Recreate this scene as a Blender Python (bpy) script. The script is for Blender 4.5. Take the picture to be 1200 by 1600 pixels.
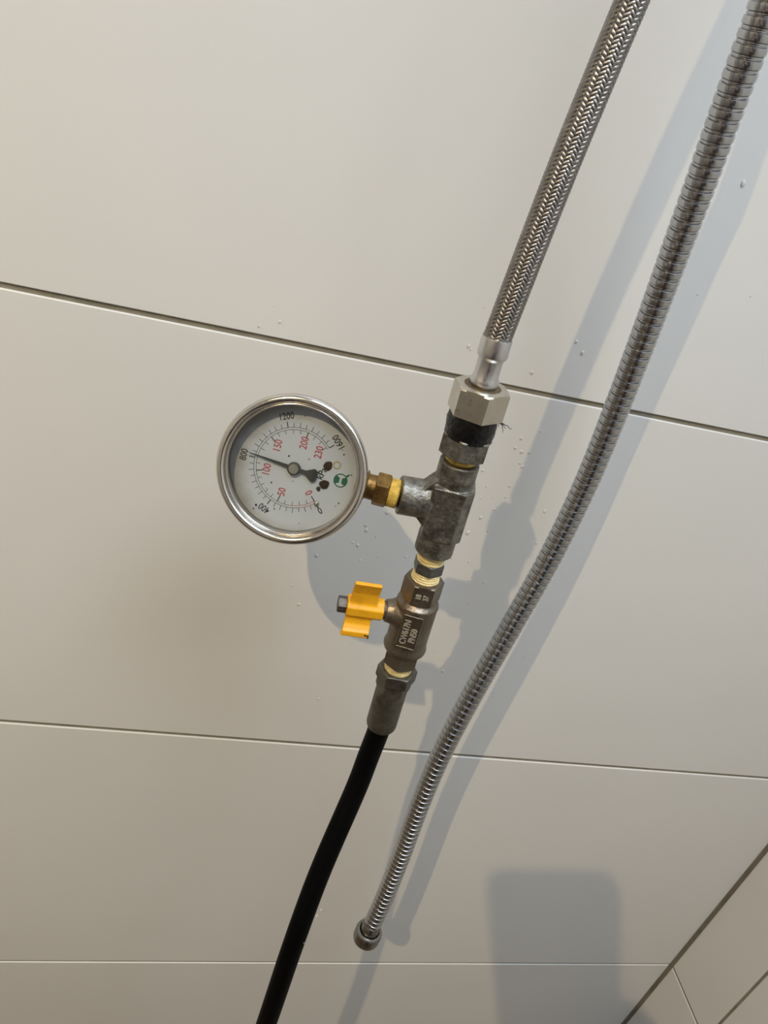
import bpy, bmesh, math, random
from math import sin, cos, pi, radians, sqrt
from mathutils import Vector, Matrix, Quaternion, noise

for _o in list(bpy.data.objects):
    bpy.data.objects.remove(_o)
SC = bpy.context.scene
COL = SC.collection

# ------------------------------------------------------------------ camera
# metres; wall face is y = 0, x to the right, z up
RT = Vector((0.95968774, -0.1266346, 0.25092454))
DN = Vector((0.14643194, -0.53675884, -0.83093178))
FW = Vector((0.23991068, 0.83417841, -0.49657753))
CAM = Vector((0.0, -0.38553, 0.0))
FPX = 1192.345
cd = bpy.data.cameras.new('camera')
cam = bpy.data.objects.new('camera', cd)
COL.objects.link(cam)
CAM_M = Matrix(((RT.x, -DN.x, -FW.x, CAM.x), (RT.y, -DN.y, -FW.y, CAM.y), (RT.z, -DN.z, -FW.z, CAM.z), (0, 0, 0, 1)))
cam.matrix_world = CAM_M
cd.sensor_fit = 'AUTO'
cd.sensor_width = 36.0
cd.lens = FPX * 36.0 / 1600.0
cd.clip_start = 0.01
cd.clip_end = 50
cd.dof.use_dof = False
SC.camera = cam

# ------------------------------------------------------------------ world, lights, exposure
SC.view_settings.view_transform = 'Standard'
SC.view_settings.look = 'None'
SC.view_settings.gamma = 1.0
SC.view_settings.use_curve_mapping = False
SC.view_settings.exposure = 0.0
W = bpy.data.worlds.new('world')
SC.world = W
W.use_nodes = True
W.node_tree.nodes['Background'].inputs[0].default_value = (0.6, 0.65, 0.7, 1)
W.node_tree.nodes['Background'].inputs[1].default_value = 0.3

LAMP = Vector((-0.561, -0.8674, 0.816))
LAMP_W = 56.0
LAMP_RGB = (1.0, 0.76, 0.44)
ld = bpy.data.lights.new('ceiling_lamp_light', 'SPOT')     # LED spot bulb pointing straight down
ld.spot_size = radians(150)
ld.spot_blend = 1.0
ld.energy = LAMP_W
ld.color = LAMP_RGB
ld.shadow_soft_size = 0.008
lamp_light = bpy.data.objects.new('bulb_light', ld)
COL.objects.link(lamp_light)
lamp_light.location = LAMP
# flat LED panel in the ceiling, neutral white
wd = bpy.data.lights.new('ceiling_panel_light', 'AREA')
wd.shape = 'RECTANGLE'
wd.size, wd.size_y = 0.6, 0.6
wd.energy = 12.8
wd.color = (0.83, 0.91, 1.0)
panel_light = bpy.data.objects.new('panel_light', wd)
COL.objects.link(panel_light)
PANEL = Vector((0.26, -0.6, 0.93))
panel_light.location = PANEL

# ------------------------------------------------------------------ materials
def mat(name, col, rough=0.5, metal=0.0, var=0.0, vscale=40.0, bump=0.0, bscale=200.0, spec=0.5, coat=0.0,
        col2=None, c2scale=30.0, c2lo=0.45, c2hi=0.7, rvar=0.0):
    m = bpy.data.materials.new(name)
    m.use_nodes = True
    nt = m.node_tree
    b = nt.nodes['Principled BSDF']
    b.inputs['Base Color'].default_value = (*col, 1)
    b.inputs['Roughness'].default_value = rough
    b.inputs['Metallic'].default_value = metal
    b.inputs['Specular IOR Level'].default_value = spec
    b.inputs['Coat Weight'].default_value = coat
    tc = nt.nodes.new('ShaderNodeTexCoord')
    src = None
    if var or col2:
        rgb = nt.nodes.new('ShaderNodeRGB')
        rgb.outputs[0].default_value = (*col, 1)
        src = rgb.outputs[0]
    if col2:
        n = nt.nodes.new('ShaderNodeTexNoise')
        n.inputs['Scale'].default_value = c2scale
        n.inputs['Detail'].default_value = 5
        n.inputs['Roughness'].default_value = 0.65
        nt.links.new(tc.outputs['Object'], n.inputs['Vector'])
        mr = nt.nodes.new('ShaderNodeMapRange')
        mr.inputs['From Min'].default_value = c2lo
        mr.inputs['From Max'].default_value = c2hi
        nt.links.new(n.outputs[0], mr.inputs['Value'])
        mx = nt.nodes.new('ShaderNodeMix')
        mx.data_type = 'RGBA'
        nt.links.new(mr.outputs[0], mx.inputs[0])
        nt.links.new(src, mx.inputs[6])
        mx.inputs[7].default_value = (*col2, 1)
        src = mx.outputs[2]
    if var:
        n = nt.nodes.new('ShaderNodeTexNoise')
        n.inputs['Scale'].default_value = vscale
        n.inputs['Detail'].default_value = 6
        nt.links.new(tc.outputs['Object'], n.inputs['Vector'])
        mr = nt.nodes.new('ShaderNodeMapRange')
        mr.inputs['From Min'].default_value = 0.3
        mr.inputs['From Max'].default_value = 0.7
        mr.inputs['To Min'].default_value = 1 - var
        mr.inputs['To Max'].default_value = 1 + var
        nt.links.new(n.outputs[0], mr.inputs['Value'])
        hv = nt.nodes.new('ShaderNodeHueSaturation')
        nt.links.new(src, hv.inputs['Color'])
        nt.links.new(mr.outputs[0], hv.inputs['Value'])
        src = hv.outputs[0]
    if src is not None:
        nt.links.new(src, b.inputs['Base Color'])
    if rvar:
        n = nt.nodes.new('ShaderNodeTexNoise')
        n.inputs['Scale'].default_value = vscale * 2
        n.inputs['Detail'].default_value = 4
        nt.links.new(tc.outputs['Object'], n.inputs['Vector'])
        mr = nt.nodes.new('ShaderNodeMapRange')
        mr.inputs['From Min'].default_value = 0.3
        mr.inputs['From Max'].default_value = 0.7
        mr.inputs['To Min'].default_value = max(0.02, rough - rvar)
        mr.inputs['To Max'].default_value = rough + rvar
        nt.links.new(n.outputs[0], mr.inputs['Value'])
        nt.links.new(mr.outputs[0], b.inputs['Roughness'])
    if bump:
        n = nt.nodes.new('ShaderNodeTexNoise')
        n.inputs['Scale'].default_value = bscale
        n.inputs['Detail'].default_value = 5
        nt.links.new(tc.outputs['Object'], n.inputs['Vector'])
        bp = nt.nodes.new('ShaderNodeBump')
        bp.inputs['Strength'].default_value = bump
        bp.inputs['Distance'].default_value = 0.001
        nt.links.new(n.outputs[0], bp.inputs['Height'])
        nt.links.new(bp.outputs[0], b.inputs['Normal'])
    return m

def thin_glass(name, tint=(1, 1, 1), rough=0.02, refl=1.0, ior=1.45):
    m = bpy.data.materials.new(name)
    m.use_nodes = True
    nt = m.node_tree
    for n in list(nt.nodes):
        if n.type == 'BSDF_PRINCIPLED':
            nt.nodes.remove(n)
    out = [n for n in nt.nodes if n.type == 'OUTPUT_MATERIAL'][0]
    tr = nt.nodes.new('ShaderNodeBsdfTransparent')
    tr.inputs[0].default_value = (*tint, 1)
    gl = nt.nodes.new('ShaderNodeBsdfGlossy')
    gl.inputs['Roughness'].default_value = rough
    fr = nt.nodes.new('ShaderNodeFresnel')
    fr.inputs[0].default_value = ior
    mu = nt.nodes.new('ShaderNodeMath')
    mu.operation = 'MULTIPLY'
    mu.inputs[1].default_value = refl
    mx = nt.nodes.new('ShaderNodeMixShader')
    nt.links.new(fr.outputs[0], mu.inputs[0])
    nt.links.new(mu.outputs[0], mx.inputs[0])
    nt.links.new(tr.outputs[0], mx.inputs[1])
    nt.links.new(gl.outputs[0], mx.inputs[2])
    nt.links.new(mx.outputs[0], out.inputs['Surface'])
    return m

M = {}
M['tile'] = mat('white_tile_glaze', (0.73, 0.735, 0.725), 0.36, spec=0.45, var=0.015, vscale=6, bump=0.01, bscale=30)
M['grout'] = mat('grey_grout', (0.27, 0.25, 0.20), 0.9, var=0.08, vscale=120, bump=0.4, bscale=900, col2=(0.18, 0.18, 0.135), c2scale=25)
M['plaster'] = mat('white_paint', (0.74, 0.76, 0.77), 0.8)
M['grey'] = mat('grey_paint', (0.40, 0.39, 0.375), 0.8)
M['floor'] = mat('brown_floor_tile', (0.20, 0.15, 0.105), 0.4, var=0.1, vscale=8)
M['door'] = mat('dark_door', (0.06, 0.05, 0.045), 0.5, var=0.1)
M['chrome'] = mat('steel_chrome', (0.50, 0.51, 0.53), 0.2, 1.0, rvar=0.05, vscale=300)
M['chrome_nut'] = mat('dull_chrome', (0.30, 0.29, 0.27), 0.3, 1.0, rvar=0.05, vscale=200)
M['braid'] = mat('braided_steel', (0.29, 0.275, 0.26), 0.34, 1.0, var=0.18, vscale=350, bump=0.15, bscale=1500)
M['black'] = mat('black_rubber', (0.0015, 0.0015, 0.0018), 0.5, spec=0.06)
M['core'] = mat('dark_core', (0.02, 0.02, 0.02), 0.7)
M['satin'] = mat('satin_steel', (0.66, 0.66, 0.67), 0.32, 1.0, rvar=0.06, vscale=250)
M['nickel'] = mat('nickel_nut', (0.60, 0.57, 0.50), 0.33, 1.0, var=0.06, vscale=150, rvar=0.08)
M['stain'] = mat('brown_stain', (0.10, 0.075, 0.04), 0.5, 0.4, var=0.25, vscale=400)
M['tape'] = mat('black_tape', (0.004, 0.004, 0.005), 0.3, spec=0.35, var=0.3, vscale=300, bump=0.6, bscale=500, col2=(0.05, 0.05, 0.054), c2scale=160, c2lo=0.56, c2hi=0.8)
M['galv'] = mat('galvanised_iron', (0.23, 0.225, 0.205), 0.42, 0.85, var=0.32, vscale=260, bump=0.45, bscale=700, col2=(0.095, 0.09, 0.072), c2scale=150, rvar=0.12)
M['galv_dark'] = mat('dark_zinc', (0.16, 0.165, 0.165), 0.42, 0.8, var=0.25, vscale=250, bump=0.3, bscale=700, col2=(0.07, 0.07, 0.065), c2scale=150, rvar=0.1)
M['valve'] = mat('tarnished_nickel', (0.215, 0.183, 0.145), 0.4, 0.9, var=0.16, vscale=160, bump=0.3, bscale=600, col2=(0.13, 0.105, 0.078), c2scale=80, rvar=0.1)
M['letters'] = mat('worn_raised_metal', (0.62, 0.57, 0.49), 0.35, 0.55)
M['ferrule'] = mat('grey_crimp_steel', (0.145, 0.138, 0.117), 0.45, 0.8, var=0.22, vscale=200, bump=0.3, bscale=500, col2=(0.06, 0.058, 0.05), c2scale=90, rvar=0.1)
M['brass'] = mat('dirty_brass', (0.23, 0.135, 0.042), 0.45, 0.85, var=0.2, vscale=250, col2=(0.09, 0.052, 0.022), c2scale=140, bump=0.2, bscale=600)
M['thread'] = mat('yellow_sealant', (0.76, 0.56, 0.14), 0.45, 0.15, var=0.15, vscale=400, col2=(0.42, 0.29, 0.05), c2scale=300, bump=0.5, bscale=900)
M['thread_pale'] = mat('pale_yellow_sealant', (0.78, 0.66, 0.34), 0.55, var=0.1, vscale=400, col2=(0.42, 0.27, 0.07), c2scale=330, c2lo=0.58, c2hi=0.75, bump=0.5, bscale=900)
M['yellow'] = mat('yellow_coating', (0.80, 0.40, 0.012), 0.42, var=0.05, vscale=120, bump=0.1, bscale=300, col2=(0.62, 0.30, 0.012), c2scale=90, c2lo=0.5, c2hi=0.75)
M['chip'] = mat('dark_chip', (0.03, 0.022, 0.015), 0.7)
M['stem'] = mat('dark_stem', (0.13, 0.12, 0.115), 0.5, 0.7, var=0.3, vscale=400, bump=0.5, bscale=700)
M['bezel'] = mat('steel_bezel', (0.66, 0.64, 0.61), 0.2, 1.0, rvar=0.06, vscale=200)
M['case'] = mat('steel_case', (0.42, 0.40, 0.38), 0.3, 1.0)
M['ink'] = mat('black_ink', (0.02, 0.022, 0.025), 0.6)
M['red'] = mat('red_ink', (0.46, 0.075, 0.115), 0.6)
M['green'] = mat('green_ink', (0.03, 0.16, 0.10), 0.6)
M['needle'] = mat('needle_black', (0.035, 0.042, 0.042), 0.5, var=0.1)
M['hub'] = mat('hub_steel', (0.42, 0.42, 0.39), 0.35, 0.7)
M['rust'] = mat('rusty_screw', (0.05, 0.035, 0.026), 0.8, 0.2, var=0.4, vscale=700, bump=0.6, bscale=900)
M['rust_pale'] = mat('rust_ring', (0.45, 0.42, 0.30), 0.7, var=0.2, vscale=500)
M['glass'] = thin_glass('dial_glass', (0.97, 0.98, 0.98), 0.03, 0.8)
M['water'] = mat('water_drop', (0.95, 0.94, 0.92), 0.05, spec=0.8)
M['water'].node_tree.nodes['Principled BSDF'].inputs['Transmission Weight'].default_value = 0.45
M['water'].node_tree.nodes['Principled BSDF'].inputs['IOR'].default_value = 1.33
M['phone'] = mat('phone_black', (0.02, 0.02, 0.022), 0.25, 0.2)
M['screen'] = mat('phone_screen', (0.01, 0.01, 0.012), 0.08)
M['skin'] = mat('skin', (0.52, 0.33, 0.24), 0.55, var=0.05)
M['sleeve'] = mat('dark_sleeve', (0.03, 0.035, 0.05), 0.85, bump=0.3, bscale=600)
M['trousers'] = mat('dark_trousers', (0.035, 0.04, 0.055), 0.9)
M['hair'] = mat('dark_hair', (0.015, 0.012, 0.01), 0.6)
M['eye'] = mat('eye_white', (0.6, 0.58, 0.55), 0.2)
M['lip'] = mat('lips', (0.42, 0.18, 0.15), 0.5)
M['lamp_body'] = mat('lamp_white', (0.8, 0.8, 0.78), 0.5)
# the dial card: enamel white, grey grime and painted bezel shade creeping in from the rim on one side
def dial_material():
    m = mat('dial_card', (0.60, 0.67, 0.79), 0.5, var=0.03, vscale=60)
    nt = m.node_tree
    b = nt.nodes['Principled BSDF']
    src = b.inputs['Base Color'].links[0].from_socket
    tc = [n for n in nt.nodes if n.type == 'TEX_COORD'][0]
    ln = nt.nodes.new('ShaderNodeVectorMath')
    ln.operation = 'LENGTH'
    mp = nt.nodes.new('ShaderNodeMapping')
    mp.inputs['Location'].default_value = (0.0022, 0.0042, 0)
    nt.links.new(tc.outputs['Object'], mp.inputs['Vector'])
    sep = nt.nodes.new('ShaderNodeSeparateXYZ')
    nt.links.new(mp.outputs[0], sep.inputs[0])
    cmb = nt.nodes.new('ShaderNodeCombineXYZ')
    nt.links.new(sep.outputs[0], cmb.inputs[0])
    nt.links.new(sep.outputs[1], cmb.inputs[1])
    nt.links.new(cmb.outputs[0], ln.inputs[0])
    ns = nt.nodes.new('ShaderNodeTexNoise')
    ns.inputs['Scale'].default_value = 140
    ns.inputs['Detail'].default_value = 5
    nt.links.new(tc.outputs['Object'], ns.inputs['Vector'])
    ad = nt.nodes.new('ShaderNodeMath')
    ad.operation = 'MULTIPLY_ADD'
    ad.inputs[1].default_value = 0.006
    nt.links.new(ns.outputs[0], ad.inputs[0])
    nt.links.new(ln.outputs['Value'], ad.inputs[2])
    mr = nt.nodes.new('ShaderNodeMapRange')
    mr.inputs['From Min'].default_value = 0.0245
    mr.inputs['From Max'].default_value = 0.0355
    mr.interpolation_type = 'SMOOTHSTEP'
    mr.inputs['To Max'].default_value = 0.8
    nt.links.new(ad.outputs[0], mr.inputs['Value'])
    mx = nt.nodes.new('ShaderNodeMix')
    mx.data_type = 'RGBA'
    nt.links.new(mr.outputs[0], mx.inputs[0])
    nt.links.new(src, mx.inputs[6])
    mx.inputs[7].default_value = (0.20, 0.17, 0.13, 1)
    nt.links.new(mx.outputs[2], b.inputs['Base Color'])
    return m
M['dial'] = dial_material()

# ------------------------------------------------------------------ helpers
def empty(name, label, cat, loc, rot=None, group=None):
    o = bpy.data.objects.new(name, None)
    COL.objects.link(o)
    o.empty_display_size = 0.01
    o.matrix_world = Matrix.Translation(loc) @ (rot.to_4x4() if rot else Matrix.Identity(4))
    o['label'] = label
    o['category'] = cat
    if group:
        o['group'] = group
    return o

def obj(name, bm, m, parent=None, smooth=40, label=None, kind=None):
    bmesh.ops.recalc_face_normals(bm, faces=bm.faces[:])
    me = bpy.data.meshes.new(name)
    bm.to_mesh(me)
    bm.free()
    me.materials.append(m)
    if smooth is not None:
        me.polygons.foreach_set('use_smooth', [True] * len(me.polygons))
        me.set_sharp_from_angle(angle=radians(smooth))
    o = bpy.data.objects.new(name, me)
    COL.objects.link(o)
    if parent is not None:
        o.parent = parent
    if label:
        o['label'] = label
    if kind:
        o['kind'] = kind
    return o

def lathe(bm, prof, seg=40, close=False, mtx=None, phase=0.0, rfun=None):
    """prof: (r, z) pairs in metres about local z; r may be 0 at the ends"""
    mtx = mtx or Matrix.Identity(4)
    rings = []
    for r, z in prof:
        if r < 1e-7:
            rings.append([bm.verts.new(mtx @ Vector((0, 0, z)))])
        else:
            ring = []
            for k in range(seg):
                a = phase + 2 * pi * k / seg
                rr = rfun(r, z, a) if rfun else r
                ring.append(bm.verts.new(mtx @ Vector((rr * sin(a), -rr * cos(a), z))))
            rings.append(ring)
    pairs = list(zip(rings[:-1], rings[1:]))
    if close:
        pairs.append((rings[-1], rings[0]))
    for A, B in pairs:
        if len(A) == 1 and len(B) == 1:
            continue
        for k in range(seg):
            j = (k + 1) % seg
            if len(A) == 1:
                bm.faces.new((A[0], B[k], B[j]))
            elif len(B) == 1:
                bm.faces.new((A[k], A[j], B[0]))
            else:
                bm.faces.new((A[k], A[j], B[j], B[k]))
    return bm

def hexnut(bm, rc, z0, z1, phase=0.0, n=6, cham=0.0012, top=True, bot=True, mtx=None):
    """hexagon prism whose corners are turned off by a cone at top / bottom, like a real nut"""
    mtx = mtx or Matrix.Identity(4)
    sub = 6
    af = rc * cos(pi / n)
    def outline(z, rlim):
        ring = []
        for k in range(n):
            for s in range(sub):
                a = 2 * pi * (k + s / sub) / n
                loc = (a % (2 * pi / n)) - pi / n
                r = min(af / cos(loc), rlim)
                ring.append(bm.verts.new(mtx @ Vector((r * sin(a + phase), -r * cos(a + phase), z))))
        return ring
    def zcut(z):          # z limit along corners handled by several rings
        return z
    prof = []
    d = (rc - af)
    if bot:
        for i in range(4):
            t = i / 3
            prof.append((z0 + cham * t * t, af - 0.0002 + (d + 0.0002) * t))
    else:
        prof.append((z0, rc))
    if top:
        for i in range(4):
            t = 1 - i / 3
            prof.append((z1 - cham * t * t if i else z1 - cham, af - 0.0002 + (d + 0.0002) * t))
    else:
        prof.append((z1, rc))
    rings = [outline(z, rl) for z, rl in prof]
    m = n * sub
    for A, B in zip(rings[:-1], rings[1:]):
        for k in range(m):
            j = (k + 1) % m
            bm.faces.new((A[k], A[j], B[j], B[k]))
    bm.faces.new(rings[0][::-1])
    bm.faces.new(rings[-1])
    return bm

def spline(pts, n):
    """Catmull-Rom through pts, resampled evenly by length"""
    P = [Vector(q) for q in pts]
    P = [2 * P[0] - P[1]] + P + [2 * P[-1] - P[-2]]
    dense = []
    for i in range(1, len(P) - 2):
        for k in range(40):
            t = k / 40
            a, b, c, d = P[i - 1], P[i], P[i + 1], P[i + 2]
            dense.append(0.5 * ((2 * b) + (c - a) * t + (2 * a - 5 * b + 4 * c - d) * t * t + (3 * b - a - 3 * c + d) * t ** 3))
    dense.append(P[-2])
    L = [0.0]
    for a, b in zip(dense[:-1], dense[1:]):
        L.append(L[-1] + (b - a).length)
    out = []
    j = 0
    for k in range(n + 1):
        s = L[-1] * k / n
        while j < len(L) - 2 and L[j + 1] < s:
            j += 1
        t = (s - L[j]) / max(1e-9, L[j + 1] - L[j])
        out.append(dense[j].lerp(dense[j + 1], t))
    return out, L[-1]

class Path:
    def __init__(self, pts, n=400):
        self.P, self.len = spline(pts, n)
        self.n = n
        T = []
        for i in range(n + 1):
            T.append((self.P[min(n, i + 1)] - self.P[max(0, i - 1)]).normalized())
        nrm = T[0].cross(Vector((0, 1, 0))).cross(T[0]).normalized()
        self.F = []
        for i in range(n + 1):
            if i:
                nrm = (T[i - 1].rotation_difference(T[i])) @ nrm
                nrm = (nrm - nrm.dot(T[i]) * T[i]).normalized()
            self.F.append((nrm.copy(), T[i].cross(nrm)))
    def at(self, s):
        f = max(0.0, min(1.0, s / self.len)) * self.n
        i = min(self.n - 1, int(f))
        t = f - i
        p = self.P[i].lerp(self.P[i + 1], t)
        a = self.F[i][0].lerp(self.F[i + 1][0], t)
        b = self.F[i][1].lerp(self.F[i + 1][1], t)
        return p, a, b
    def ring(self, s, r, ang):
        p, a, b = self.at(s)
        return p + (a * cos(ang) + b * sin(ang)) * r

def sweep(bm, path, prof, seg, cap=True):
    """prof: (s, r) along the path"""
    rings = []
    for s, r in prof:
        p, a, b = path.at(s)
        rings.append([bm.verts.new(p + (a * cos(2 * pi * k / seg) + b * sin(2 * pi * k / seg)) * r) for k in range(seg)])
    for A, B in zip(rings[:-1], rings[1:]):
        for k in range(seg):
            j = (k + 1) % seg
            bm.faces.new((A[k], A[j], B[j], B[k]))
    if cap:
        bm.faces.new(rings[0][::-1])
        bm.faces.new(rings[-1])
    return bm

def box(bm, x0, x1, y0, y1, z0, z1, bev=0.0, seg=2, mtx=None):
    vs = [bm.verts.new((x, y, z)) for x in (x0, x1) for y in (y0, y1) for z in (z0, z1)]
    fs = [(0, 1, 3, 2), (4, 6, 7, 5), (0, 4, 5, 1), (2, 3, 7, 6), (0, 2, 6, 4), (1, 5, 7, 3)]
    faces = [bm.faces.new([vs[i] for i in f]) for f in fs]
    if bev:
        es = list({e for f in faces for e in f.edges})
        r = bmesh.ops.bevel(bm, geom=es, offset=bev, segments=seg, affect='EDGES', profile=0.5)
        vs = list({v for f in r['faces'] for v in f.verts} | {v for v in vs if v.is_valid})
    if mtx:
        for v in vs:
            v.co = mtx @ v.co
    return bm

def extrude_poly(bm, pts, z0, z1):
    A = [bm.verts.new((x, y, z0)) for x, y in pts]
    B = [bm.verts.new((x, y, z1)) for x, y in pts]
    n = len(pts)
    for k in range(n):
        bm.faces.new((A[k], A[(k + 1) % n], B[(k + 1) % n], B[k]))
    bm.faces.new(A[::-1])
    bm.faces.new(B)
    return bm

def remeshed(bm, voxel=0.00045, smooth=6, dec=None):
    """fuse overlapping solids into one cast body with small fillets"""
    bmesh.ops.recalc_face_normals(bm, faces=bm.faces[:])
    me = bpy.data.meshes.new('tmp')
    bm.to_mesh(me)
    bm.free()
    o = bpy.data.objects.new('tmp', me)
    COL.objects.link(o)
    r = o.modifiers.new('r', 'REMESH')
    r.mode = 'VOXEL'
    r.voxel_size = voxel
    s = o.modifiers.new('s', 'SMOOTH')
    s.factor = 0.5
    s.iterations = smooth
    dg = bpy.context.evaluated_depsgraph_get()
    ev = o.evaluated_get(dg)
    m2 = bpy.data.meshes.new_from_object(ev)
    out = bmesh.new()
    out.from_mesh(m2)
    bpy.data.objects.remove(o)
    bpy.data.meshes.remove(m2)
    bpy.data.meshes.remove(me)
    return out

def text_bm(body, size, depth=0.0, mtx=None, thick=0.0, sx=1.0):
    cu = bpy.data.curves.new('t', 'FONT')
    cu.body = body
    cu.size = size
    cu.align_x = 'CENTER'
    cu.align_y = 'CENTER'
    cu.extrude = depth
    cu.offset = thick
    cu.resolution_u = 3
    o = bpy.data.objects.new('t', cu)
    COL.objects.link(o)
    dg = bpy.context.evaluated_depsgraph_get()
    dg.update()
    me = bpy.data.meshes.new_from_object(o.evaluated_get(dg))
    bm = bmesh.new()
    bm.from_mesh(me)
    bpy.data.objects.remove(o)
    bpy.data.curves.remove(cu)
    bpy.data.meshes.remove(me)
    for v in bm.verts:
        v.co.x *= sx
        if mtx:
            v.co = mtx @ v.co
    return bm

def join(*bms):
    out = bmesh.new()
    for b in bms:
        me = bpy.data.meshes.new('j')
        b.to_mesh(me)
        b.free()
        out.from_mesh(me)
        bpy.data.meshes.remove(me)
    return out

def wallpt(px, py, y=0.0):
    d = RT * ((px - 600) / FPX) + DN * ((py - 800) / FPX) + FW
    return CAM + d * ((y - CAM.y) / d.y)

# ------------------------------------------------------------------ the room
XL, XR, YF, ZF, ZC = -1.05, 0.567, -1.95, -1.45, 0.95
ZJ = [-0.137 + 0.3 * k for k in range(-5, 5)]          # horizontal joints of the tiling
GAP = 0.0030
SUB = 0.0013                                            # grout lies this far behind the tile faces

def structure(name, bm, m, smooth=None):
    o = obj(name, bm, m, None, smooth)
    o['kind'] = 'structure'
    return o

def slab(name, a, b, m):
    bm = bmesh.new()
    box(bm, a[0], b[0], a[1], b[1], a[2], b[2])
    return structure(name, bm, m)

wall_back = slab('wall_back', (XL - 0.1, SUB, ZF - 0.05), (XR + 0.1, 0.1, ZC + 0.05), M['grout'])
wall_right = slab('wall_right', (XR + SUB, YF - 0.1, ZF - 0.05), (XR + 0.1, SUB, ZC + 0.05), M['grout'])
floor = slab('floor', (XL - 0.1, YF - 0.1, ZF - 0.1), (XR + 0.1, 0.1, ZF), M['floor'])
ceiling = slab('ceiling', (XL - 0.1, YF - 0.1, ZC), (XR + 0.1, 0.1, ZC + 0.1), M['plaster'])
wall_front = slab('wall_front', (XL - 0.1, YF - 0.1, ZF), (XR + 0.1, YF, ZC), M['plaster'])
wall_left = slab('wall_left', (XL - 0.1, YF - 0.1, ZF), (XL, SUB, ZC), M['grey'])
# dark door in the wall behind the photographer
bm = bmesh.new()
box(bm, -0.55, 0.25, YF, YF + 0.03, ZF, 0.6, 0.004)
for z0, z1 in ((-1.3, -0.5), (-0.38, 0.45)):
    box(bm, -0.43, 0.13, YF + 0.03, YF + 0.036, z0, z1, 0.002)
door_1 = structure('door_1', bm, M['door'])
bm = bmesh.new()
lathe(bm, [(0, 0), (0.011, 0), (0.011, 0.045), (0.024, 0.05), (0.026, 0.062), (0.018, 0.072), (0, 0.074)], 24,
      mtx=Matrix.Translation((0.19, YF + 0.03, -0.45)) @ Matrix.Rotation(radians(90), 4, 'X').inverted())
obj('door_knob', bm, M['satin'], door_1)

# tiles, each a slab of its own; 900 x 300 mm on the back wall
tile_mesh = {}
def tile(parent, w, h, mtx):
    key = (round(w, 4), round(h, 4))
    if key not in tile_mesh:
        bm = bmesh.new()
        e, e2 = 0.0005, 0.00015                          # pillowed edge
        lv = [(0.0, SUB), (0.0, 0.0006), (e2, 0.0002), (e, 0.0)]
        rings = []
        for ins, y in lv:
            rings.append([bm.verts.new((x, y, z)) for x, z in ((-w / 2 + ins, -h / 2 + ins), (w / 2 - ins, -h / 2 + ins), (w / 2 - ins, h / 2 - ins), (-w / 2 + ins, h / 2 - ins))])
        for A, B in zip(rings[:-1], rings[1:]):
            for k in range(4):
                bm.faces.new((A[k], A[(k + 1) % 4], B[(k + 1) % 4], B[k]))
        bm.faces.new(rings[-1])
        bmesh.ops.recalc_face_normals(bm, faces=bm.faces[:])
        me = bpy.data.meshes.new('tile')
        bm.to_mesh(me)
        bm.free()
        fc = me.polygons[-1]
        if fc.normal.y > 0:
            me.flip_normals()
        me.materials.append(M['tile'])
        tile_mesh[key] = me
    o = bpy.data.objects.new('tile', tile_mesh[key])
    COL.objects.link(o)
    o.parent = parent
    o.matrix_world = mtx
    return o

rng = random.Random(4)
def rows(z_lo, z_hi):
    zs = [z_lo] + [z for z in ZJ if z_lo + 0.02 < z < z_hi - 0.02] + [z_hi]
    return list(zip(zs[:-1], zs[1:]))
for z0, z1 in rows(ZF, ZC):
    xs = [XR, XR - 0.9, XL]
    for xa, xb in zip(xs[1:], xs[:-1]):
        b = 0.0 if xb != XR else 0.0012
        w, h = xb - xa - GAP - b, z1 - z0 - GAP
        tilt = Matrix.Rotation(rng.uniform(-1, 1) * 0.0006, 4, 'X')
        tile(wall_back, w, h, Matrix.Translation(((xa + xb - b) / 2, 0, (z0 + z1) / 2)) @ tilt)
    ys = [0.0, -0.073, -0.973, YF]
    for ya, yb in zip(ys[1:], ys[:-1]):
        b = 0.0 if yb != 0 else 0.0012
        w, h = yb - ya - GAP - b, z1 - z0 - GAP
        tile(wall_right, w, h, Matrix.Translation((XR, (ya + yb - b) / 2, (z0 + z1) / 2)) @ Matrix.Rotation(radians(-90), 4, 'Z'))

# ceiling lamp that carries the bulb
lamp = empty('ceiling_lamp', 'white ceiling lamp with a drop stem above and behind the photographer, outside the frame', 'lamp', (LAMP.x, LAMP.y, ZC))
bm = bmesh.new()
lathe(bm, [(0, 0), (0.05, 0), (0.05, -0.012), (0.035, -0.022), (0, -0.022)], 32)
obj('ceiling_rose', bm, M['lamp_body'], lamp)
bm = bmesh.new()
lathe(bm, [(0, -0.022), (0.006, -0.022), (0.006, -0.085), (0.016, -0.09), (0.018, -0.118), (0.012, -0.122), (0, -0.122)], 24)
obj('lamp_holder', bm, M['lamp_body'], lamp)
panel = empty('ceiling_panel', 'square white LED panel set flush in the ceiling over the photographer, outside the frame', 'lamp', (PANEL.x, PANEL.y, ZC))
bm = bmesh.new()
for x0, x1, y0, y1 in ((-.33, .33, -.33, -.302), (-.33, .33, .302, .33), (-.33, -.302, -.302, .302), (.302, .33, -.302, .302)):
    box(bm, x0, x1, y0, y1, -0.028, 0, 0.002)
obj('panel_frame', bm, M['lamp_body'], panel)
panel_light.parent = panel
panel_light.location = (0, 0, PANEL.z - ZC)
lamp_light.parent = lamp
lamp_light.location = (0, 0, LAMP.z - ZC)

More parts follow.
